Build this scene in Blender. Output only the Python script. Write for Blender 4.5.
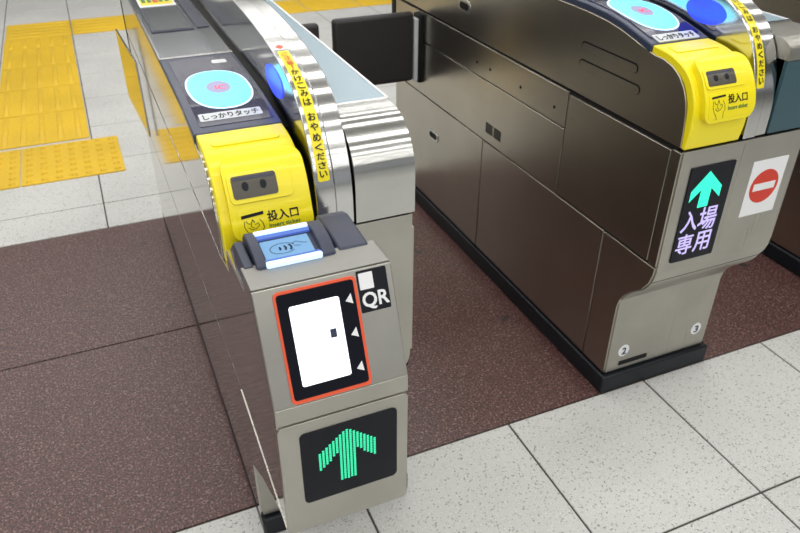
import bpy, bmesh, math, random
from mathutils import Matrix, Vector

for o in list(bpy.data.objects):
    bpy.data.objects.remove(o, do_unlink=True)
SC = bpy.context.scene
COL = SC.collection

# ------------------------------------------------------------------ camera
F_PX, PITCH, ROLL, YAW = 727.6, math.radians(32.71), math.radians(0.255), math.radians(23.37)
fw = Vector((math.sin(YAW)*math.cos(PITCH), math.cos(YAW)*math.cos(PITCH), -math.sin(PITCH)))
r0 = Vector((math.cos(YAW), -math.sin(YAW), 0)); u0 = r0.cross(fw)
rt = r0*math.cos(ROLL) + u0*math.sin(ROLL); up = -r0*math.sin(ROLL) + u0*math.cos(ROLL)
cd = bpy.data.cameras.new('camera'); cam = bpy.data.objects.new('camera', cd); COL.objects.link(cam)
cd.sensor_width = 36; cd.lens = F_PX*36/800; cd.clip_start = .02
mw = Matrix(((rt.x, up.x, -fw.x, 0), (rt.y, up.y, -fw.y, 0), (rt.z, up.z, -fw.z, 1.5), (0, 0, 0, 1)))
cam.matrix_world = mw
SC.camera = cam
cd.dof.use_dof = True; cd.dof.focus_distance = 1.35; cd.dof.aperture_fstop = 8

# ------------------------------------------------------------------ world, lights, exposure
w = bpy.data.worlds.new('station_hall'); SC.world = w; w.use_nodes = True
w.node_tree.nodes['Background'].inputs[0].default_value = (.80, .83, .86, 1)
w.node_tree.nodes['Background'].inputs[1].default_value = .46
SC.view_settings.view_transform = 'Standard'; SC.view_settings.look = 'None'
SC.view_settings.exposure = 0.0; SC.view_settings.gamma = 1

def strip(x, y, sx, sy, watts, z=2.88):
    l = bpy.data.lights.new('fluorescent_row', 'AREA'); l.shape = 'RECTANGLE'; l.size = sx; l.size_y = sy
    l.energy = watts; l.color = (1, .99, .97)
    o = bpy.data.objects.new('fluorescent_row', l); COL.objects.link(o); o.location = (x, y, z)
for k in range(18):
    strip(.7, -6.9+.85*k, 7.0, .15, 28)

# ------------------------------------------------------------------ materials
def new_mat(name):
    m = bpy.data.materials.new(name); m.use_nodes = True
    return m, m.node_tree, m.node_tree.nodes['Principled BSDF']
def plain(name, c, rough=.4, metal=0, emit=None, es=0, coat=0, spec=.5):
    m, nt, b = new_mat(name); b.inputs['Specular IOR Level'].default_value = spec
    b.inputs['Base Color'].default_value = (*c, 1); b.inputs['Roughness'].default_value = rough
    b.inputs['Metallic'].default_value = metal; b.inputs['Coat Weight'].default_value = coat
    tc = nt.nodes.new('ShaderNodeNewGeometry'); n = nt.nodes.new('ShaderNodeTexNoise'); n.inputs['Scale'].default_value = 500
    nt.links.new(tc.outputs['Position'], n.inputs['Vector'])
    mr = nt.nodes.new('ShaderNodeMapRange'); mr.inputs['To Min'].default_value = rough*.94; mr.inputs['To Max'].default_value = min(1, rough*1.06)
    nt.links.new(n.outputs['Fac'], mr.inputs['Value']); nt.links.new(mr.outputs['Result'], b.inputs['Roughness'])
    if emit:
        b.inputs['Emission Color'].default_value = (*emit, 1); b.inputs['Emission Strength'].default_value = es
    return m
def steel(name, c, r0_, r1_, stretch=(3, 3, 160), bump=.02, smudge=.12):
    m, nt, b = new_mat(name); N = nt.nodes; K = nt.links
    b.inputs['Metallic'].default_value = 1
    g = N.new('ShaderNodeNewGeometry'); mp = N.new('ShaderNodeMapping'); mp.inputs['Scale'].default_value = stretch
    K.new(g.outputs['Position'], mp.inputs['Vector'])
    n = N.new('ShaderNodeTexNoise'); n.inputs['Scale'].default_value = 3; n.inputs['Detail'].default_value = 4
    K.new(mp.outputs['Vector'], n.inputs['Vector'])
    mr = N.new('ShaderNodeMapRange'); mr.inputs['To Min'].default_value = r0_; mr.inputs['To Max'].default_value = r1_
    K.new(n.outputs['Fac'], mr.inputs['Value']); K.new(mr.outputs['Result'], b.inputs['Roughness'])
    s = N.new('ShaderNodeTexNoise'); s.inputs['Scale'].default_value = 7; s.inputs['Detail'].default_value = 5
    K.new(g.outputs['Position'], s.inputs['Vector'])
    mx = N.new('ShaderNodeMix'); mx.data_type = 'RGBA'
    mx.inputs['A'].default_value = (*c, 1); mx.inputs['B'].default_value = (*[v*(1-smudge*2) for v in c], 1)
    K.new(s.outputs['Fac'], mx.inputs['Factor']); K.new(mx.outputs['Result'], b.inputs['Base Color'])
    return m
def speckle(name, base, dark, light, scale, rough, dark_amt, light_amt, coat=0, stain=None):
    m, nt, b = new_mat(name); N = nt.nodes; K = nt.links
    g = N.new('ShaderNodeNewGeometry')
    def mixrgb(fac, a, bb):
        mx = N.new('ShaderNodeMix'); mx.data_type = 'RGBA'
        K.new(fac, mx.inputs['Factor'])
        if hasattr(a, 'links'): K.new(a, mx.inputs['A'])
        else: mx.inputs['A'].default_value = (*a, 1)
        mx.inputs['B'].default_value = (*bb, 1); return mx.outputs['Result']
    def fac(sc, lo, hi, seed, kind='n'):
        mp = N.new('ShaderNodeMapping'); mp.inputs['Location'].default_value = (seed, seed*2, seed*.5); K.new(g.outputs['Position'], mp.inputs['Vector'])
        n = N.new('ShaderNodeTexNoise'); n.inputs['Scale'].default_value = sc; n.inputs['Detail'].default_value = 2
        K.new(mp.outputs['Vector'], n.inputs['Vector'])
        r = N.new('ShaderNodeMapRange'); r.inputs['From Min'].default_value = lo; r.inputs['From Max'].default_value = hi
        K.new(n.outputs['Fac'], r.inputs['Value']); return r.outputs['Result']
    c = mixrgb(fac(2.5, .35, .7, 3), base, [v*.86 for v in base])
    c = mixrgb(fac(scale, dark_amt, dark_amt+.07, 11), c, dark)
    c = mixrgb(fac(scale*1.15, light_amt, light_amt+.06, 37), c, light)
    if stain: c = mixrgb(fac(stain[0], stain[1], stain[1]+.05, 71), c, stain[2])
    K.new(c, b.inputs['Base Color'])
    b.inputs['Roughness'].default_value = rough; b.inputs['Coat Weight'].default_value = coat
    n = N.new('ShaderNodeTexNoise'); n.inputs['Scale'].default_value = scale; K.new(g.outputs['Position'], n.inputs['Vector'])
    bp = N.new('ShaderNodeBump'); bp.inputs['Strength'].default_value = .25; bp.inputs['Distance'].default_value = .002
    K.new(n.outputs['Fac'], bp.inputs['Height']); K.new(bp.outputs['Normal'], b.inputs['Normal'])
    return m
M = {}
M['steel'] = steel('brushed_steel', (.60, .585, .53), .25, .30)
M['steel_mirror'] = steel('polished_side_steel', (.58, .56, .52), .06, .11)
M['steel_dark'] = steel('worn_side_steel', (.50, .465, .40), .265, .30, smudge=.10)
M['steel_bright'] = steel('guard_steel', (.72, .72, .71), .12, .18, stretch=(3, 60, 60))
M['steel_front'] = steel('front_steel', (.53, .515, .465), .30, .42, stretch=(3, 3, 120), smudge=.16)
M['steel_top'] = steel('worn_top_steel', (.33, .325, .305), .38, .48)
M['steel_roll'] = steel('rolled_steel', (.60, .60, .575), .15, .17, stretch=(1, 1, 1))
M['core'] = plain('gap_black', (.010, .010, .010), .6, spec=.2)
M['kick'] = plain('kick_black', (.010, .012, .016), .35, spec=.25)
M['yellow'] = plain('yellow_plastic', (.91, .76, .010), .28, coat=.1)
M['navy'] = plain('navy_plastic', (.035, .045, .085), .28)
M['navy_glass'] = plain('navy_glass', (.016, .016, .05), .12, spec=.35)
M['slate'] = plain('slate_plastic', (.045, .050, .080), .40, spec=.35)
M['plate'] = steel('top_plate_grey', (.40, .42, .45), .16, .22)
M['flap'] = plain('flap_rubber', (.026, .023, .024), .45, spec=.4)
M['flapedge'] = plain('flap_edge', (.10, .10, .11), .5)
M['white'] = plain('white_sticker', (.80, .81, .82), .4)
M['paper'] = plain('label_grey', (.62, .65, .66), .4)
M['red'] = plain('sign_red', (.62, .035, .015), .4)
M['orange'] = plain('frame_orange', (.80, .10, .035), .4)
M['ink'] = plain('ink_black', (.009, .010, .015), .4, spec=.2)
M['inkred'] = plain('ink_red', (.65, .09, .02), .4)
M['inkgreen'] = plain('ink_green', (.05, .2, .06), .4)
M['bluepanel'] = plain('pale_blue_panel', (.29, .39, .45), .25)
M['teal'] = plain('teal_panel', (.035, .085, .105), .3)
M['slotdark'] = plain('slot_grey', (.07, .062, .045), .25)
M['screenblk'] = plain('display_black', (.007, .008, .013), .14, spec=.18)
M['disc'] = plain('reader_cyan', (.1, .5, .6), .3, emit=(.10, .72, 1.0), es=1.05)
M['discrim'] = plain('reader_rim', (.5, .7, .9), .3, emit=(.55, .75, 1.0), es=1.0)
M['discmid'] = plain('reader_pink', (.1, .1, .12), .3, emit=(.40, .40, .72), es=.75)
M['discred'] = plain('reader_red', (.5, .05, .1), .3, emit=(.8, .05, .13), es=.8)
M['bluelens'] = plain('blue_lamp', (.02, .03, .4), .2, emit=(.02, .05, 1.0), es=1.6)
M['ledgreen'] = plain('led_green', (.02, .3, .15), .4, emit=(.03, .86, .42), es=1.05)
M['ledgreen2'] = plain('led_green_cyan', (.02, .3, .2), .4, emit=(.02, .95, .55), es=1.1)
M['ledlilac'] = plain('led_lilac', (.1, .1, .15), .4, emit=(.62, .52, .98), es=1.0)
M['lcd'] = plain('lcd_white', (.8, .8, .8), .3, emit=(.93, .96, 1.0), es=1.15)
M['lcdmark'] = plain('lcd_mark', (.03, .04, .08), .3)
M['nfc'] = plain('touch_screen_blue', (.08, .16, .25), .25, emit=(.14, .36, .68), es=.62)
M['bar'] = plain('light_bar', (.2, .3, .5), .3, emit=(.58, .76, 1.0), es=1.3)
M['barblue'] = plain('light_bar_body', (.05, .1, .3), .2, emit=(.10, .20, .75), es=.45)
M['red_granite'] = speckle('red_granite', (.112, .047, .043), (.030, .017, .018), (.25, .155, .14), 150, .31, .50, .58, stain=(9, .71, (.03, .022, .024)))
M['terrazzo'] = speckle('white_terrazzo', (.60, .60, .58), (.24, .235, .225), (.68, .68, .665), 175, .5, .605, .60)
M['grout'] = plain('grout', (.07, .063, .055), .9)
M['tactile'] = speckle('tactile_yellow', (.78, .50, .016), (.60, .36, .012), (.82, .56, .03), 60, .5, .64, .64)
M['ceil'] = plain('ceiling_panel', (.55, .55, .53), .8)

# ------------------------------------------------------------------ mesh helpers
IDN = lambda z: z
class MB:
    def __init__(s): s.v = []; s.f = []
    def add(s, vs, fs):
        k = len(s.v); s.v += [tuple(v) for v in vs]; s.f += [tuple(i+k for i in f) for f in fs]; return s
    def box(s, x0, x1, y0, y1, z0, z1):
        return s.add([(x0,y0,z0),(x1,y0,z0),(x1,y1,z0),(x0,y1,z0),(x0,y0,z1),(x1,y0,z1),(x1,y1,z1),(x0,y1,z1)],
                     [(3,2,1,0),(4,5,6,7),(0,1,5,4),(1,2,6,5),(2,3,7,6),(3,0,4,7)])
    def prism(s, poly, x0, x1):
        n = len(poly)
        vs = [(x0, y, z) for y, z in poly] + [(x1, y, z) for y, z in poly]
        fs = [tuple(range(n)), tuple(range(2*n-1, n-1, -1))] + [(i, i+n, (i+1) % n+n, (i+1) % n) for i in range(n)]
        return s.add(vs, fs)
    def cyl(s, c, axis, r, h, n=20, r2=None):
        c = Vector(c); a = Vector(axis).normalized(); t = a.orthogonal().normalized(); b = a.cross(t); r2 = r if r2 is None else r2
        vs = []
        for k, rr in ((0, r), (1, r2)):
            for i in range(n):
                q = 2*math.pi*i/n; vs.append(tuple(c + a*h*k + (t*math.cos(q)+b*math.sin(q))*rr))
        return s.add(vs, [tuple(range(n-1, -1, -1)), tuple(range(n, 2*n))] + [(i, (i+1) % n, (i+1) % n+n, i+n) for i in range(n)])
    def build(s, name, mat, parent=None, zf=IDN, bev=0, off=(0, 0, 0), flat=False, seg=2):
        me = bpy.data.meshes.new(name)
        me.from_pydata([(x-off[0], y-off[1], zf(z)-off[2]) for x, y, z in s.v], [], s.f)
        bm = bmesh.new(); bm.from_mesh(me)
        if not flat: bmesh.ops.recalc_face_normals(bm, faces=bm.faces)
        bm.to_mesh(me); bm.free()
        me.materials.append(M[mat])
        o = bpy.data.objects.new(name, me); COL.objects.link(o)
        if parent: o.parent = parent
        if bev:
            b = o.modifiers.new('bevel', 'BEVEL'); b.width = bev; b.segments = seg; b.limit_method = 'ANGLE'; b.angle_limit = math.radians(35)
        me.shade_smooth(); me.set_sharp_from_angle(angle=math.radians(38))
        return o

class Sheet:
    """surface extruded along x from a (y, z) profile that runs from the top/back to the front/bottom"""
    def __init__(s, pts):
        s.p = pts; s.L = [0]
        for a, b in zip(pts, pts[1:]): s.L.append(s.L[-1] + math.hypot(b[0]-a[0], b[1]-a[1]))
        s.len = s.L[-1]
        seg = [((b[0]-a[0]), (b[1]-a[1])) for a, b in zip(pts, pts[1:])]
        seg = [(a/math.hypot(a, b), b/math.hypot(a, b)) for a, b in seg]
        s.t = [seg[0]] + [((a[0]+b[0]), (a[1]+b[1])) for a, b in zip(seg, seg[1:])] + [seg[-1]]
    def at(s, x, q, off=0):
        i = 0
        while i < len(s.p)-2 and q > s.L[i+1]: i += 1
        f = (q-s.L[i])/(s.L[i+1]-s.L[i])
        y = s.p[i][0]+(s.p[i+1][0]-s.p[i][0])*f; z = s.p[i][1]+(s.p[i+1][1]-s.p[i][1])*f
        g = min(1, max(0, f))
        ty = s.t[i][0]*(1-g)+s.t[i+1][0]*g; tz = s.t[i][1]*(1-g)+s.t[i+1][1]*g; l = math.hypot(ty, tz)
        return (x, y+tz/l*off, z-ty/l*off)
    def s_of_z(s, z):
        for i in range(len(s.p)-2, -1, -1):
            a, b = s.p[i][1], s.p[i+1][1]
            if (a-z)*(b-z) <= 0 and a != b: return s.L[i]+(z-a)/(b-a)*(s.L[i+1]-s.L[i])
        return 0
def rows_patch(sh, rows, off, base, mb=None):
    mb = mb or MB(); n = len(rows); vs = []
    for o_ in (off, base):
        for q, a, b in rows: vs += [sh.at(a, q, o_), sh.at(b, q, o_)]
    f = []
    for i in range(n-1):
        k = 2*i; f.append((k, k+1, k+3, k+2)); k += 2*n; f.append((k+2, k+3, k+1, k))
        a = 2*i; f += [(a, a+2, a+2+2*n, a+2*n), (a+3, a+1, a+1+2*n, a+3+2*n)]
    f += [(1, 0, 2*n, 2*n+1), (2*n-2, 2*n-1, 4*n-1, 4*n-2)]
    return mb.add(vs, f)
def patch(sh, x0, x1, s0, s1, r=0, off=.001, base=-.001, step=.012, mb=None):
    qs = set([s0, s1])
    if r > 0:
        for i in range(6):
            a = math.pi/2*i/5; qs.add(s0+r*(1-math.sin(a))); qs.add(s1-r*(1-math.sin(a)))
    k = max(1, int((s1-s0-2*r)/step))
    for i in range(k+1): qs.add(s0+r+(s1-s0-2*r)*i/k)
    for l in sh.L:
        if s0+r < l < s1-r: qs.add(l)
    rows = []
    last = None
    for q in sorted(qs):
        if last is not None and q-last < 1e-6: continue
        last = q; d = 0
        for e in (q-s0, s1-q):
            if r > 0 and e < r: d = max(d, r-math.sqrt(max(0, r*r-(r-e)**2)))
        rows.append((q, x0+d, x1-d))
    return rows_patch(sh, rows, off, base, mb)
def blob(sh, cx, cs, rx, rs, e, off, base, n=22):
    rows = []
    for i in range(n+1):
        v = -math.cos(math.pi*i/n); hw = rx*max(.02, (1-abs(v)**e))**(1/e)
        rows.append((cs+rs*v, cx-hw, cx+hw))
    return rows_patch(sh, rows, off, base)
def poly2(sh, pts, off=.001, mb=None):
    """flat print: a closed outline given as (x, s)"""
    mb = mb or MB()
    return mb.add([sh.at(x, q, off) for x, q in pts], [tuple(range(len(pts)-1, -1, -1))])
_cache = {}
def glyphs(txt):
    if txt in _cache: return _cache[txt]
    cu = bpy.data.curves.new('t', 'FONT'); cu.body = txt; cu.resolution_u = 3
    ob = bpy.data.objects.new('t', cu); COL.objects.link(ob)
    dg = bpy.context.evaluated_depsgraph_get(); me = bpy.data.meshes.new_from_object(ob.evaluated_get(dg))
    vs = [(v.co.x, v.co.y) for v in me.vertices]; fs = [tuple(p.vertices) for p in me.polygons]
    bpy.data.objects.remove(ob); bpy.data.curves.remove(cu); bpy.data.meshes.remove(me)
    _cache[txt] = (vs, fs); return vs, fs
def write(mb, sh, txt, x0, x1, s0, s1, off=.0012, bold=0):
    vs, fs = glyphs(txt)
    if not vs: return mb
    a = min(v[0] for v in vs); b = max(v[0] for v in vs); c = min(v[1] for v in vs); d = max(v[1] for v in vs)
    for dx, dz, de in (((0, 0, 0), (bold, 0, .0001), (0, bold, .0002), (bold, bold, .0003)) if bold else ((0, 0, 0),)):
        mb.add([sh.at(x0+dx+(v[0]-a)/(b-a)*(x1-x0), s1+dz-(v[1]-c)/(d-c)*(s1-s0), off+de) for v in vs], fs)
    return mb
def empty(name, loc):
    o = bpy.data.objects.new(name, None); COL.objects.link(o); o.location = loc; o.empty_display_size = .1; return o
def tag(o, label=None, cat=None, group=None, kind=None):
    for k, v in (('label', label), ('category', cat), ('group', group), ('kind', kind)):
        if v: o[k] = v
    return o

# ------------------------------------------------------------------ floor
fl = MB().box(-14, 16, -12, 20, -.12, -.0035).build('floor', 'grout'); tag(fl, kind='structure')
GX, TX = .883, .477
xs = [GX+TX*k for k in range(-7, 7)]                      # -2.46 .. 3.75
ys_near = [1.26-.468*k for k in range(0, 5)][::-1]
ys_far = [2.89] + [3.125+.479*k for k in range(0, 11)]
def tile(x0, x1, y0, y1, mat, name, data={}):
    g = .0028; key = (round(x1-x0, 3), round(y1-y0, 3), mat)
    if key not in data:
        o = MB().box(g, x1-x0-g, g, y1-y0-g, -.006, 0).build(name, mat, fl, bev=.0012, seg=1); data[key] = o
    else:
        o = data[key].copy(); COL.objects.link(o); o.name = name; o.parent = fl
    o.location = (x0, y0, 0)
for ys in (ys_near, ys_far):
    for y0, y1 in zip(ys, ys[1:]):
        for x0, x1 in zip(xs, xs[1:]): tile(x0, x1, y0, y1, 'terrazzo', 'floor_tile')
for x0, x1, yy in ((-2.457, -1.11, (1.26, 2.075, 2.89)), (-1.11, .34, (1.26, 2.075, 2.89)), (.34, 1.40, (1.26, 2.89)), (1.40, 2.46, (1.26, 2.89)), (2.46, 3.741, (1.26, 2.075, 2.89))):
    for y0, y1 in zip(yy, yy[1:]): tile(x0, x1, y0, y1, 'red_granite', 'granite_slab')
outer = MB()                                              # the hall floor going on, too far to tell the tiles apart
xa, xb, ya, yb = xs[0], xs[-1], ys_near[0], ys_far[-1]
def grid(x0, x1, y0, y1):
    nx = max(1, round((x1-x0)/TX)); ny = max(1, round((y1-y0)/.472)); dx = (x1-x0)/nx; dy = (y1-y0)/ny
    for i in range(nx):
        for j in range(ny):
            a, b = x0+i*dx+.003, y0+j*dy+.003
            outer.add([(a, b, 0), (a+dx-.006, b, 0), (a+dx-.006, b+dy-.006, 0), (a, b+dy-.006, 0)], [(0, 1, 2, 3)])
grid(-12, xa, -10, 18); grid(xb, 14, -10, 18); grid(xa, xb, -10, ya); grid(xa, xb, yb, 18)
tag(outer.build('far_floor_tiles', 'terrazzo', fl), kind='stuff')

# tactile paving set on the tiles
def bar_mesh(l, w_=.032, h=.005):
    return MB().add([(-w_/2,0,0),(w_/2,0,0),(w_/2,l,0),(-w_/2,l,0),(-w_/2+.006,.008,h),(w_/2-.006,.008,h),(w_/2-.006,l-.008,h),(-w_/2+.006,l-.008,h)],
                    [(3,2,1,0),(4,5,6,7),(0,1,5,4),(1,2,6,5),(2,3,7,6),(3,0,4,7)])
B = .462
blk0 = MB().box(0, B-.006, 0, B-.006, .0, .005).build('tactile_block', 'tactile', fl, bev=.002, seg=1)
barm = bar_mesh(B-.05).build('raised_bar', 'tactile', blk0); barm.location = (.05, .022, .0045)
def bar_block(x, y, rz, first=False):
    if first: b = blk0
    else: b = blk0.copy(); COL.objects.link(b); b.parent = fl
    b.location = (x, y, 0); b.rotation_euler.z = rz
    for k in range(5):
        if first and k == 0: continue
        q = barm.copy(); COL.objects.link(q); q.parent = b; q.location = (.048+.09*k, .022, .0045)
bar_block(-.535, 3.925, 0, True)
for k in range(1, 4): bar_block(-.535, 3.925+.465*k, 0)
cut = MB().box(0, B-.006, 0, .268, 0, .005).build('tactile_block', 'tactile', fl, bev=.002, seg=1); cut.location = (-.535, 3.925+.465*4, 0)
cbar = bar_mesh(.225).build('raised_bar', 'tactile', cut); cbar.location = (.048, .022, .0045)
for k in range(1, 5):
    q = cbar.copy(); COL.objects.link(q); q.parent = cut; q.location = (.048+.09*k, .022, .0045)
for k in range(-1, 8): bar_block(-.535+.465*k + B, 6.06, math.pi/2) if k >= 0 else None
dm = MB().box(0, B-.006, 0, B-.006, 0, .005)
for i in range(7):
    for j in range(7): dm.cyl((.034+.0648*i, .034+.0648*j, .0045), (0, 0, 1), .0175, .0085, 10, .011)
db = dm.build('tactile_block', 'tactile', fl); db.location = (-.403, 3.435, 0)
for k in (1, 2):
    q = db.copy(); COL.objects.link(q); q.parent = fl; q.location = (-.403-B*k, 3.435, 0)

ceil = MB().box(-14, 16, -12, 20, 2.95, 3.05).build('ceiling', 'ceil'); tag(ceil, kind='structure')

# ------------------------------------------------------------------ ticket gates
FRONT_R = [(0, .818), (0, .52), (.001, .48), (.010, .447), (.030, .417), (.060, .390), (.086, .362), (.100, .338), (.106, .31), (.107, .068)]
COVER = [(.165, 1.0215), (.115, 1.018), (.08, 1.010), (.05, .997), (.027, .977), (.010, .950), (.0, .925), (-.004, .895), (-.004, .86), (.002, .822)]
GUARD = [(1.69, 1.03), (1.63, 1.12), (1.5, 1.15), (1.2, 1.158), (.6, 1.158), (.42, 1.152), (.30, 1.142), (.21, 1.128), (.15, 1.112), (.105, 1.092), (.07, 1.065), (.045, 1.035), (.024, .995), (.010, .95), (.002, .90), (0, .86), (0, .822)]
def fine(p, n=4):
    out = []
    for i in range(len(p)-1):
        a = p[max(0, i-1)]; b = p[i]; c = p[i+1]; d = p[min(len(p)-1, i+2)]
        for k in range(n):
            t = k/n
            out.append(tuple(.5*((2*b[j])+(-a[j]+c[j])*t+(2*a[j]-5*b[j]+4*c[j]-d[j])*t*t+(-a[j]+3*b[j]-3*c[j]+d[j])*t**3) for j in (0, 1)))
    return out+[p[-1]]
S_COVER = Sheet(fine(COVER)); S_GUARD = Sheet(fine(GUARD, 3)); S_FACE = Sheet([(0, 1.0), (0, .3)]); S_FOOT = Sheet([(.107, 1.0), (.107, 0)])
TOPP = [(1.69, 1.062), (.60, 1.062), (.42, 1.0605), (.34, 1.056), (.28, 1.048), (.22, 1.035), (.165, 1.022)]
S_TOP = Sheet(TOPP)
def ztop(y):
    for (ya, za), (yb, zb) in zip(TOPP, TOPP[1:]):
        if yb <= y <= ya: return zb+(za-zb)*(y-yb)/(ya-yb)
    return 1.022
def s_top(y):
    for i, ((ya, za), (yb, zb)) in enumerate(zip(TOPP, TOPP[1:])):
        if yb <= y <= ya: return S_TOP.L[i]+(S_TOP.L[i+1]-S_TOP.L[i])*(ya-y)/(ya-yb)
    return S_TOP.len

def gate(name, X0, Y0, zf, zg, W, fscale, disc_y, roll, red_sign, label, flap_left, flap_right, folded):
    root = empty(name, (X0, Y0, 0)); tag(root, label, 'ticket gate', 'ticket gates in the row')
    FRONT = [(a*fscale, b) for a, b in FRONT_R]; FY = FRONT[-1][0]; WF = W-.016
    def B_(mb, n, m, par=None, **k): return mb.build(n, m, par or root, zf=zf, **k)
    def G_(mb, n, m, par=None, **k): return mb.build(n, m, par or root, zf=zg, **k)
    # base and core
    kx = -.013 if fscale == 1 else -.002
    B_(MB().box(kx, WF+.016, FY-.014, 1.70, 0, .062), 'kick_base', 'kick', bev=.006)
    core = [(.008, .45), (.008, .80), (.03, .83), (.06, .88), (.11, .93), (.2, .95), (.6, 1.0), (1.68, 1.0), (1.68, .45)]
    G_(MB().prism(core, .004, W-.004), 'body_core', 'core')
    core = [(p[0]+.006, p[1]) for p in FRONT[:2:-1]] + [(FRONT[3][0]+.006, .455), (1.678, .455), (1.678, .06), (FY+.006, .06)]
    G_(MB().prism(core, .004, WF-.004), 'body_core', 'core')
    SF = Sheet(fine(FRONT, 4)); rows = []
    for q in SF.L:
        z = SF.at(0, q)[2]; x1 = W-.003
        if z < .515:
            t = min(1, (.515-z)/.06); x1 = W-.003-.016*(1-math.sqrt(1-t*t))
        rows.append((q, .003, x1))
    G_(rows_patch(SF, rows, 0, -.006), 'front_panel', 'steel_front')
    B_(MB().box(.003, W-.003, 1.68, 1.69, .066, 1.03), 'rear_panel', 'steel_front', bev=.002)
    B_(MB().box(-.004, .05, 1.69, 1.735, .62, 1.03), 'rear_post', 'core', bev=.006)
    # side panels, each its own plate
    up_ = [(1.685, .826), (1.685, 1.03)] + [(y, ztop(y)-.018) for y in (.6, .42, .34, .28, .22)] + [(.150, 1.003), (.115, 1.002), (.085, .994), (.06, .980), (.04, .960), (.026, .935), (.017, .905), (.012, .86), (.010, .826)]
    door = [(.036, .505), (.450, .505), (.450, .811), (.036, .811)]
    edge = [(.003, .503), (.032, .503), (.032, .815), (.003, .815)]
    band = [(.455, .711), (1.685, .711), (1.685, .817), (.455, .817)]
    mid = [(.455, .502), (1.685, .502), (1.685, .707), (.455, .707)]
    lowf = [(.216, .068), (.906, .068), (.906, .498), (.216, .498)]
    lowr = [(.910, .068), (1.685, .068), (1.685, .498), (.910, .498)]
    foot = [(.0035, .498), (.0035, .485)] + [(p[0]+.003, p[1]) for p in FRONT[2:]] + [(.2125, .068), (.2125, .498)]
    for sgn, xa_ in ((-1, 0), (1, W)):
        mt = 'steel_mirror' if (roll == 'steel' and sgn < 0) else 'steel_dark'
        plates = (up_, door, edge, band, mid, lowf, lowr, foot)
        if folded:
            lowf = foot[:-2] + [(1.685, .068), (1.685, .498)]; plates = (up_, [(.003, .503), (1.685, .503), (1.685, .816), (.003, .816)], lowf)
        if sgn > 0: plates = tuple(p for p in plates if p is not up_)
        for pl_ in plates:
            we = WF if pl_ in (lowf, lowr, foot) else W
            x0, x1 = (-.003, .006) if sgn < 0 else (we-.006, we+.003)
            B_(MB().prism(pl_, x0, x1), 'side_panel', mt, bev=.0014)
    # fittings on the lane side
    for y, z in () if folded else ((.981, .752), (.891, .752), (.70, .753), (.513, .753)):
        B_(MB().cyl((-.0042, y, z), (1, 0, 0), .005, .004, 12), 'screw_hole', 'core')
    for i in range(0 if folded else 2):
        g = MB()
        for r in range(6): g.box(-.0042, -.002, .792+.055*i, .838+.055*i, .535+.0062*r, .5385+.0062*r)
        B_(g, 'vent_grille', 'core')
    def pill(y0, y1, z0, z1, n=6):
        r = (z1-z0)/2; c = (z0+z1)/2
        return [(y1-r+r*math.sin(math.pi*k/n), c+r*math.cos(math.pi*k/n)) for k in range(n+1)] + [(y0+r-r*math.sin(math.pi*k/n), c-r*math.cos(math.pi*k/n)) for k in range(n+1)]
    for (y0, y1, z0, z1) in () if folded else ((.195, .425, .943, .968), (.175, .425, .896, .921)):
        g = B_(MB().prism(pill(y0, y1, z0, z1), -.0040, -.002), 'finger_groove', 'core'); B_(MB().prism(pill(y0+.003, y1-.003, z0+.0005, z1-.004), -.0046, -.003), 'groove_floor', 'steel_dark', g)
    for (y, z) in () if folded else ((1.30, .365), (1.09, .912)):
        h = B_(MB().prism(pill(y-.045, y+.045, z-.021, z+.021), -.0055, -.002), 'handle_recess', 'steel', bev=.0015)
        B_(MB().prism(pill(y-.032, y+.032, z-.011, z+.011), -.0065, -.004), 'recess_slot', 'core', h)
    # yellow ticket cover
    cov = B_(rows_patch(S_COVER, [(q, .001, .166) for q in S_COVER.L], 0, -.022), 'ticket_cover', 'yellow', bev=.003)
    B_(patch(S_COVER, .020, .146, .022, .060, .008, .0022, -.002, .006), 'raised_band', 'yellow', cov, bev=.0015)
    sp0, sp1 = S_COVER.s_of_z(1.0), S_COVER.s_of_z(.888)
    B_(patch(S_COVER, .018, .166, sp0-.012, sp1, .026, .016, -.004, .006), 'raised_pad', 'yellow', cov, bev=.006, seg=3)
    a, b = S_COVER.s_of_z(.984), S_COVER.s_of_z(.960)
    P = .016
    B_(patch(S_COVER, .023, .137, a-.006, b+.006, .010, P+.0026, P-.004, .006), 'slot_bezel', 'yellow', cov, bev=.002)
    B_(patch(S_COVER, .030, .110, a, b, .005, P+.0032, P-.004, .006), 'slot_window', 'slotdark', cov)
    mb = MB()
    for cx in (.053, .086): mb = blob(S_COVER, cx, (a+b)/2, .006, .006, 2, P+.0036, P+.002, 10) if cx == .053 else mb
    B_(mb, 'slot_sensor', 'ink', cov); B_(blob(S_COVER, .085, (a+b)/2, .006, .006, 2, P+.0036, P+.002, 10), 'slot_sensor', 'ink', cov)
    B_(patch(S_COVER, .034, .106, a+.003, a+.006, .001, P+.0036, P), 'slot_lip', 'slate', cov)
    t0 = S_COVER.s_of_z(.943); t1 = S_COVER.s_of_z(.900)
    B_(patch(S_COVER, .029, .150, t0-.006, t1+.002, .006, P+.0008, P-.002, .006), 'slot_label', 'yellow', cov, bev=.0004)
    mb = MB(); o_ = P+.0014
    poly2(S_COVER, [(.036, t0+.002), (.076, t0+.0), (.076, t0+.004), (.036, t0+.006)], o_, mb)
    def line(pts, wd=.0011):
        for (xa1, sa), (xb1, sb) in zip(pts, pts[1:]):
            dx, ds = xb1-xa1, sb-sa; l = math.hypot(dx, ds) or 1; nx, ns = -ds/l*wd/2, dx/l*wd/2
            poly2(S_COVER, [(xa1+nx, sa+ns), (xb1+nx, sb+ns), (xb1-nx, sb-ns), (xa1-nx, sa-ns)], o_, mb)
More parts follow.
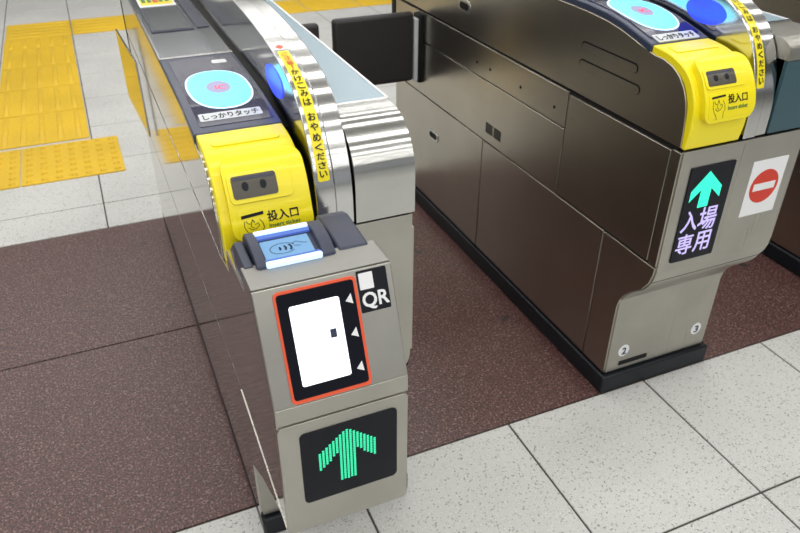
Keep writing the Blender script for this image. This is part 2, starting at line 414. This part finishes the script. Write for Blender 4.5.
    hand = [(.040, .010), (.039, .022), (.043, .032), (.050, .040), (.053, .048)]
    line([(x, t0+s) for x, s in hand]); line([(x, t0+s) for x, s in [(.071, .046), (.070, .036), (.074, .028), (.072, .018), (.067, .010)]])
    line([(x, t0+s) for x, s in [(.043, .010), (.046, .016), (.052, .017), (.051, .023), (.056, .026)]]); line([(x, t0+s) for x, s in [(.046, .024), (.052, .030), (.060, .028), (.066, .022)]])
    line([(x, t0+s) for x, s in [(.058, .020), (.064, .017), (.066, .022)]]); line([(x, t0+s) for x, s in [(.052, .016), (.055, .009), (.058, .016)]], .0014)
    write(mb, S_COVER, '投入口', .082, .138, t0+.001, t0+.018, o_, .0007)
    B_(mb, 'lettering', 'ink', cov, flat=True)
    B_(write(MB(), S_COVER, 'Insert ticket', .083, .140, t0+.023, t0+.031, o_, .0003), 'lettering', 'inkgreen', cov, flat=True)
    # card reader plate
    pl_ = B_(MB().prism([(.166, 1.0)] + [(y, z+.0005) for y, z in TOPP[:0:-1]] + [(y, z-.017) for y, z in TOPP[1:-1]], -.003, .168), 'reader_plate', 'navy', bev=.003)
    q0, q1 = s_top(.575), s_top(.19)
    B_(patch(S_TOP, .014, .158, q0, q1, .006, .0025, -.003), 'reader_glass', 'navy_glass', pl_, bev=.001)
    cs = s_top(disc_y)
    B_(blob(S_TOP, .086, cs, .0655, .108, 2.4, .0040, .001), 'reader_rim', 'discrim', pl_)
    B_(blob(S_TOP, .086, cs, .0618, .103, 2.4, .0046, .001), 'reader_disc', 'disc', pl_)
    B_(blob(S_TOP, .086, cs-.003, .025, .034, 2, .0050, .001), 'reader_centre', 'discmid', pl_)
    mb = MB(); write(mb, S_TOP, 'IC', .078, .100, cs-.012, cs+.010, .0056, .0012)
    B_(mb, 'lettering', 'discred', pl_, flat=True)
    B_(patch(S_TOP, .020, .142, s_top(disc_y-.118), s_top(disc_y-.150), .004, .0034, .001), 'label_strip', 'paper', pl_)
    B_(write(MB(), S_TOP, 'しっかりタッチ', .027, .135, s_top(disc_y-.123), s_top(disc_y-.145), .0042, .0008), 'lettering', 'ink', pl_, flat=True)
    B_(patch(S_TOP, .105, .138, s_top(.545), s_top(.520), .006, .0034, .001), 'lamp_window', 'white', pl_)
    B_(patch(S_TOP, 0, .166, s_top(.606), s_top(.592), 0, .003, -.004), 'plate_trim', 'steel_bright')
    # rear top plates
    tp = B_(MB().box(-.002, .168, .606, 1.685, 1.03, 1.062), 'top_plate', 'plate', bev=.003)
    B_(MB().box(.012, .120, .84, 1.10, 1.0610, 1.0645), 'window_frame', 'slate', tp, bev=.001); B_(MB().box(.018, .114, .85, 1.09, 1.0630, 1.0655), 'window_glass', 'plate', tp)
    B_(MB().box(.128, .160, .85, 1.25, 1.0610, 1.0645), 'rail_cover', 'slate', tp, bev=.001)
    st = B_(MB().box(.016, .118, 1.13, 1.30, 1.0610, 1.0635), 'notice_sticker', 'white', tp)
    B_(MB().box(.022, .112, 1.15, 1.28, 1.0630, 1.0640), 'notice_band', 'yellow', tp)
    g = MB()
    for k in range(5): g.box(.027+.0165*k, .038+.0165*k, 1.18, 1.25, 1.0635, 1.0645)
    B_(g, 'notice_print', 'inkgreen', tp); B_(MB().box(.058, .074, 1.175, 1.272, 1.0640, 1.0650), 'notice_print', 'inkred', tp)
    B_(MB().prism([(.20, .99), (.20, 1.0), (.34, 1.045), (.60, 1.05), (1.68, 1.05), (1.68, .99)], .168, .180), 'ticket_groove', 'core')
    # guard arch, two bands
    for k, (xa1, xb1, d, back) in enumerate(((.178, .216, 0, 0), (.216, .252, -.004, -.008))):
        prof = [S_GUARD.at(0, q, d)[1:] for q in S_GUARD.L]
        poly = prof + [(.08, .822), (.14, .96), (.22, 1.0), (1.66, 1.0)]
        gb = G_(MB().prism(poly, xa1, xb1), 'guard_band', 'steel_bright', bev=.002)
        if k == 0:
            g1 = gb
    sa, sb = S_GUARD.s_of_z(1.133), S_GUARD.s_of_z(.942)
    G_(patch(S_GUARD, .186, .208, sa, sb, .004, .0010, -.001, .006), 'caution_sticker', 'yellow', g1)
    G_(patch(S_GUARD, .183, .209, sa-.030, sa-.006, .004, .0010, -.001, .006), 'warning_sticker', 'white', g1)
    G_(blob(S_GUARD, .196, sa-.018, .008, .009, 1.2, .0016, 0, 10), 'warning_mark', 'orange', g1)
    L_ = sb-sa; chars = 'かけこみは おやめください'; u = L_*.76/len(chars); mb = MB(); s = sa+L_*.225
    for c in chars:
        if c != ' ': write(mb, S_GUARD, c, .190, .204, s+u*.08, s+u*.86, .0020, .0006)
        s += u*(.55 if c == ' ' else 1.03)
    G_(mb, 'lettering', 'ink', g1, flat=True)
    mb = MB(); s = sa+L_*.02
    for c in 'ご注意!':
        write(mb, S_GUARD, c, .196 if c == '!' else .190, .199 if c == '!' else .204, s+u*.05, s+u*.8, .0020, .0005); s += u*.92
    G_(mb, 'lettering', 'inkred', g1, flat=True)
    # blue lamp in the guard wall
    mb = MB(); n = 24; c0 = (disc_y-.115, 1.074)
    vs = [(.1765, c0[0]+.066*math.cos(2*math.pi*i/n), c0[1]+.029*math.sin(2*math.pi*i/n)) for i in range(n)] + [(.180, c0[0]+.066*math.cos(2*math.pi*i/n), c0[1]+.029*math.sin(2*math.pi*i/n)) for i in range(n)]
    mb.add(vs, [tuple(range(n)), tuple(range(2*n-1, n-1, -1))] + [(i, (i+1) % n, (i+1) % n+n, i+n) for i in range(n)])
    G_(mb, 'signal_lamp', 'bluelens', g1)
    # far half: blue deck, rolled front edge, front face
    if roll == 'steel':
        R_ = fine([(.135, 1.046), (.10, 1.045), (.065, 1.036), (.032, 1.012), (.010, .975), (.002, .935), (0, .90), (0, .822)])
    else:
        R_ = fine([(.135, 1.046), (.05, 1.046), (.028, 1.043), (.010, 1.034), (.002, 1.018), (0, 1.0)], 3)
    poly = R_ + ([(.10, .822), (.135, .95)] if roll == 'steel' else [(.04, 1.0), (.135, 1.0)])
    G_(MB().prism(poly, .254, W+.002), 'rolled_edge', 'steel_roll' if roll == 'steel' else 'steel_front')
    if roll != 'steel': G_(MB().box(.256, W, .001, .012, .824, .998), 'teal_panel', 'teal', bev=.001)
    G_(MB().box(.252, W+.002, .14, 1.66, 1.02, 1.048), 'deck_panel', 'bluepanel', bev=.003)
    G_(MB().box(.252, W+.003, .133, .142, 1.02, 1.0495), 'deck_trim', 'steel_bright'); G_(MB().box(W-.001, W+.004, .14, 1.66, 1.02, 1.0495), 'deck_trim', 'white')
    G_(MB().box(W-.006, W+.003, .014 if roll != 'steel' else .140, 1.685, .826, 1.0 if roll != 'steel' else 1.02), 'side_panel', 'steel_dark', bev=.0014)
    # lane flaps
    fy = 2.61-Y0
    if flap_left:
        f = B_(MB().box(-.362, -.036, fy-.018, fy+.018, .553, .820), 'flap', 'flap', bev=.014, seg=3)
        B_(MB().box(-.036, -.020, fy-.022, fy+.020, .553, .795), 'hinge_strip', 'paper', f, bev=.002)
        B_(MB().box(-.021, .004, fy-.03, fy+.03, .545, .81), 'hinge_post', 'core', bev=.006)
    if flap_right:
        f = B_(MB().box(W+.036, W+.272, fy-.018, fy+.018, .585, .858), 'flap', 'flap', bev=.014, seg=3)
        B_(MB().box(W+.020, W+.036, fy-.022, fy+.020, .565, .83), 'hinge_strip', 'paper', f, bev=.002)
        B_(MB().box(W-.004, W+.021, fy-.03, fy+.03, .555, .84), 'hinge_post', 'core', bev=.006)
    if folded:
        f = MB().box(0, 1, 1.29, 1.73, .575, .832)
        f.v = [((-.012 if x else -.018)-(y-1.29)*.050, y, z) for x, y, z in f.v]
        B_(f, 'flap', 'steel_mirror', bev=.0015)
    if red_sign:
        d = B_(patch(S_FACE, .037, .174, 1-.772, 1-.508, .004, .003, -.002), 'direction_display', 'screenblk', bev=.0008)
        def FP(pts): return [(x-1.212, 1-z) for x, z in pts]
        mb = MB(); o_ = .0038
        poly2(S_FACE, FP([(1.308, .757), (1.357, .710), (1.357, .680), (1.325, .709), (1.325, .660), (1.293, .660), (1.293, .709), (1.262, .680), (1.262, .709)]), o_, mb)
        B_(mb, 'green_arrow', 'ledgreen2', d, flat=True)
        mb = MB()
        for c, x0, x1, z1, z0 in (('入', 1.256, 1.306, .655, .597), ('場', 1.309, 1.365, .657, .592), ('専', 1.256, 1.306, .588, .530), ('用', 1.313, 1.363, .586, .530)):
            write(mb, S_FACE, c, x0-1.212, x1-1.212, 1-z1, 1-z0, o_, .0014)
        B_(mb, 'lettering', 'ledlilac', d, flat=True)
        s_ = B_(patch(S_FACE, .238, .354, 1-.753, 1-.598, .001, .0012, -.001), 'no_entry_sticker', 'white')
        B_(blob(S_FACE, .295, 1-.678, .0465, .0465, 2, .0018, 0), 'red_disc', 'red', s_)
        B_(patch(S_FACE, .259, .331, 1-.688, 1-.668, 0, .0024, 0), 'white_bar', 'white', s_)
        for (cx, z, ch) in ((.056, .137, '2'), (.327, .137, '3')):
            s_ = B_(blob(S_FOOT, cx, 1-z, .019, .021, 2, .001, -.001), 'number_sticker', 'white')
            B_(write(MB(), S_FOOT, ch, cx-.007, cx+.007, 1-z-.012, 1-z+.012, .0016, .0018), 'lettering', 'navy', s_, flat=True)
        B_(patch(S_FOOT, .046, .150, 1-.098, 1-.082, .003, .001, -.001), 'foot_slot', 'core')
        for (x, z0, z1) in ((.225, .075, .30), (.29, .09, .16), (.19, .52, .81), (.300, .54, .60), (.318, .57, .60), (.288, .50, .56), (.334, .575, .61)):
            B_(patch(S_FOOT if z1 < .45 else S_FACE, x, x+.0018, 1-z1, 1-z0, 0, .0005, -.001), 'scratch_line', 'steel_dark')
    return root

ZR = IDN
def interp(a, b):
    def f(z):
        for i in range(len(a)-1):
            if z <= a[i+1] or i == len(a)-2: return b[i]+(b[i+1]-b[i])*(z-a[i])/(a[i+1]-a[i])
    return f
ZL = interp([0, .4, .5, .82, .943, .979, 1.02, 1.062, 1.4], [0, .375, .465, .785, .876, .923, .973, .992, 1.33])
ZG = interp([0, .4, .5, .82, 1.02, 1.4], [0, .375, .465, .815, .975, 1.355])

LX, LY = .152, 1.15
gl = gate('ticket_gate', LX, LY, ZL, ZG, .374, .2, .36, 'steel', False, 'steel ticket gate with QR reader box, lit white screen and green arrow in front', False, True, True)
gr = gate('ticket_gate', 1.212, 1.165, ZR, ZR, .388, 1, .318, 'teal', True, 'steel ticket gate with lit entry display and white no-entry sticker on its front', True, False, False)
g3 = gate('ticket_gate', 2.285, 1.165, ZR, ZR, .388, 1, .318, 'teal', False, 'ticket gate cut by the right edge, only its dark brown side showing', False, False, False)

# ------------------------------------------------------------------ QR reader box on the first gate (built in world metres)
OFF = (LX, LY, 0)
def Q(mb, n, m, par, **k): return mb.build(n, m, par, off=OFF, **k)
X0, X1 = .1480, .367
hous = [(.823, .428), (.92, .395), (1.05, .325), (1.180, .235), (1.180, .46), (1.172, .50), (1.172, .79), (1.10, .80), (1.10, .845), (.962, .845), (.962, .888), (.897, .888), (.825, .713), (.823, .68)]
qb = Q(MB().prism(hous, X0, X1), 'qr_reader_box', 'steel_mirror', gl, bev=.002)
SL = Sheet([(.895, .889), (.822, .712)])
Q(MB().prism([(.962, .886), (.962, .8915), (.894, .8915), (.8955, .886)], X0-.001, X1+.001), 'top_plate', 'steel_top', qb, bev=.0015)
Q(patch(SL, X0-.001, X1+.002, .001, SL.len-.001, 0, .003, -.002), 'screen_panel', 'steel_front', qb, bev=.0015)
S_V = Sheet([(.8205, 1.0), (.8205, .3)])
Q(patch(S_V, X0-.001, X1+.002, 1-.714, 1-.681, 0, .002, -.004), 'trim_strip', 'steel_front', qb, bev=.001)
Q(patch(S_V, X0-.001, X1+.002, 1-.677, 1-.424, .010, .002, -.012), 'lower_panel', 'steel_front', qb, bev=.0015)
Q(MB().prism([(.83, .418), (1.17, .466), (1.17, .4673), (.83, .4195)], X0-.0014, X0+.002), 'seam_strip', 'steel', qb)
# navy cradle around the touch reader
cr = Q(MB().prism([(.958, .80), (.958, .880), (1.06, .880), (1.135, .82), (1.135, .80)], .156, .360), 'reader_cradle', 'slate', gl, bev=.003)
Q(MB().prism([(.955, .79), (.955, .893), (1.03, .898), (1.045, .885), (1.05, .79)], .152, .167), 'cradle_arm', 'slate', cr, bev=.002)
Q(MB().prism([(.950, .84), (.950, .894), (1.05, .900), (1.075, .893), (1.10, .84)], .304, .356), 'cradle_arm', 'slate', cr, bev=.005)
Q(MB().prism([(.938, .886), (.938, .891), (1.026, .903), (1.05, .895), (1.07, .86)], .171, .296), 'touch_reader', 'slate', cr, bev=.004, seg=3)
for xa1, xb1 in ((.170, .186), (.276, .298)):
    Q(MB().prism([(.944, .888), (.946, .895), (.968, .906), (1.010, .912), (1.034, .908), (1.046, .894)], xa1, xb1), 'reader_cheek', 'slate', cr, bev=.002)
S_N = Sheet([(1.026, .903), (.938, .891)])
Q(patch(S_N, .189, .268, .019, .070, .002, .0015, -.002), 'touch_screen', 'nfc', cr)
for s0 in (-.004, .076):
    Q(patch(S_N, .185, .275, s0, s0+.009, .003, .007, -.002), 'light_bar', 'bar', cr, bev=.001)
for s0 in (.005, .068):
    Q(patch(S_N, .185, .275, s0, s0+.009, .001, .004, -.002), 'light_bar_edge', 'barblue', cr)
mb = MB()
def ln(pts, wd=.0011):
    for (xa1, sa), (xb1, sb) in zip(pts, pts[1:]):
        dx, ds = xb1-xa1, sb-sa; l = math.hypot(dx, ds) or 1; nx, ns = -ds/l*wd/2, dx/l*wd/2
        poly2(S_N, [(xa1+nx, sa+ns), (xb1+nx, sb+ns), (xb1-nx, sb-ns), (xa1-nx, sa-ns)], .0022, mb)
ln([(.221+.021*math.cos(a*.314), .045+.013*math.sin(a*.314)) for a in range(2, 20)])
for k in range(3):
    ln([(.213+.007*k+(.004+.002*k)*math.cos(a), .045+(.005+.002*k)*math.sin(a)) for a in (-.9, -.45, 0, .45, .9)], .0034)
ln([(.238, .037), (.246, .034), (.254, .039), (.262, .042)]); ln([(.240, .044), (.250, .046)])
Q(mb, 'touch_symbol', 'ink', cr, flat=True)
# QR screen with its orange frame
fr = Q(patch(SL, .1765, .3075, .009, .188, .008, .0052, .002), 'screen_frame', 'orange', qb, bev=.001)
Q(patch(SL, .1805, .3025, .0135, .1815, .005, .0062, .003), 'screen_bezel', 'screenblk', qb)
Q(patch(SL, .1965, .2760, .0345, .1625, .004, .0068, .004), 'screen', 'lcd', qb)
Q(patch(SL, .2535, .2635, .083, .097, 0, .0072, .005), 'screen_mark', 'lcdmark', qb)
for sc_ in (.0425, .097, .153):
    mb = MB(); poly2(SL, [(.2855, sc_+.003), (.2955, sc_-.008), (.2975, sc_+.009)], .0068, mb)
    Q(mb, 'pointer_triangle', 'white', qb, flat=True)
Q(patch(SL, .3095, .3590, .0045, .0720, .002, .0042, .002), 'sign_plate', 'ink', qb)
Q(patch(SL, .3125, .3355, .0085, .0350, .001, .0048, .003), 'sign_square', 'white', qb)
Q(write(MB(), SL, 'QR', .3130, .3560, .0400, .0670, .0050, .0012), 'lettering', 'white', qb, flat=True)
# green LED arrow display
dp = Q(patch(S_V, .1805, .3490, 1-.653, 1-.491, .010, .0036, 0), 'arrow_display', 'screenblk', qb, bev=.0008)
mb = MB(); cx = .2595; n = 9; pt = .0060
for k in range(-n+1, n):
    x = cx+k*pt; a = abs(k)
    top = .638-max(0, a-.5)*.0050; bot = .522 if a <= 2 else top-.037-(.002 if a > 4 else 0)
    z = top
    while z > bot+.0022:
        mb.add([S_V.at(x-.0020, 1-z, .0044), S_V.at(x+.0020, 1-z, .0044), S_V.at(x+.0020, 1-z+.0031, .0044), S_V.at(x-.0020, 1-z+.0031, .0044)], [(3, 2, 1, 0)]); z -= .0040
Q(mb, 'led_arrow', 'ledgreen', qb, flat=True)
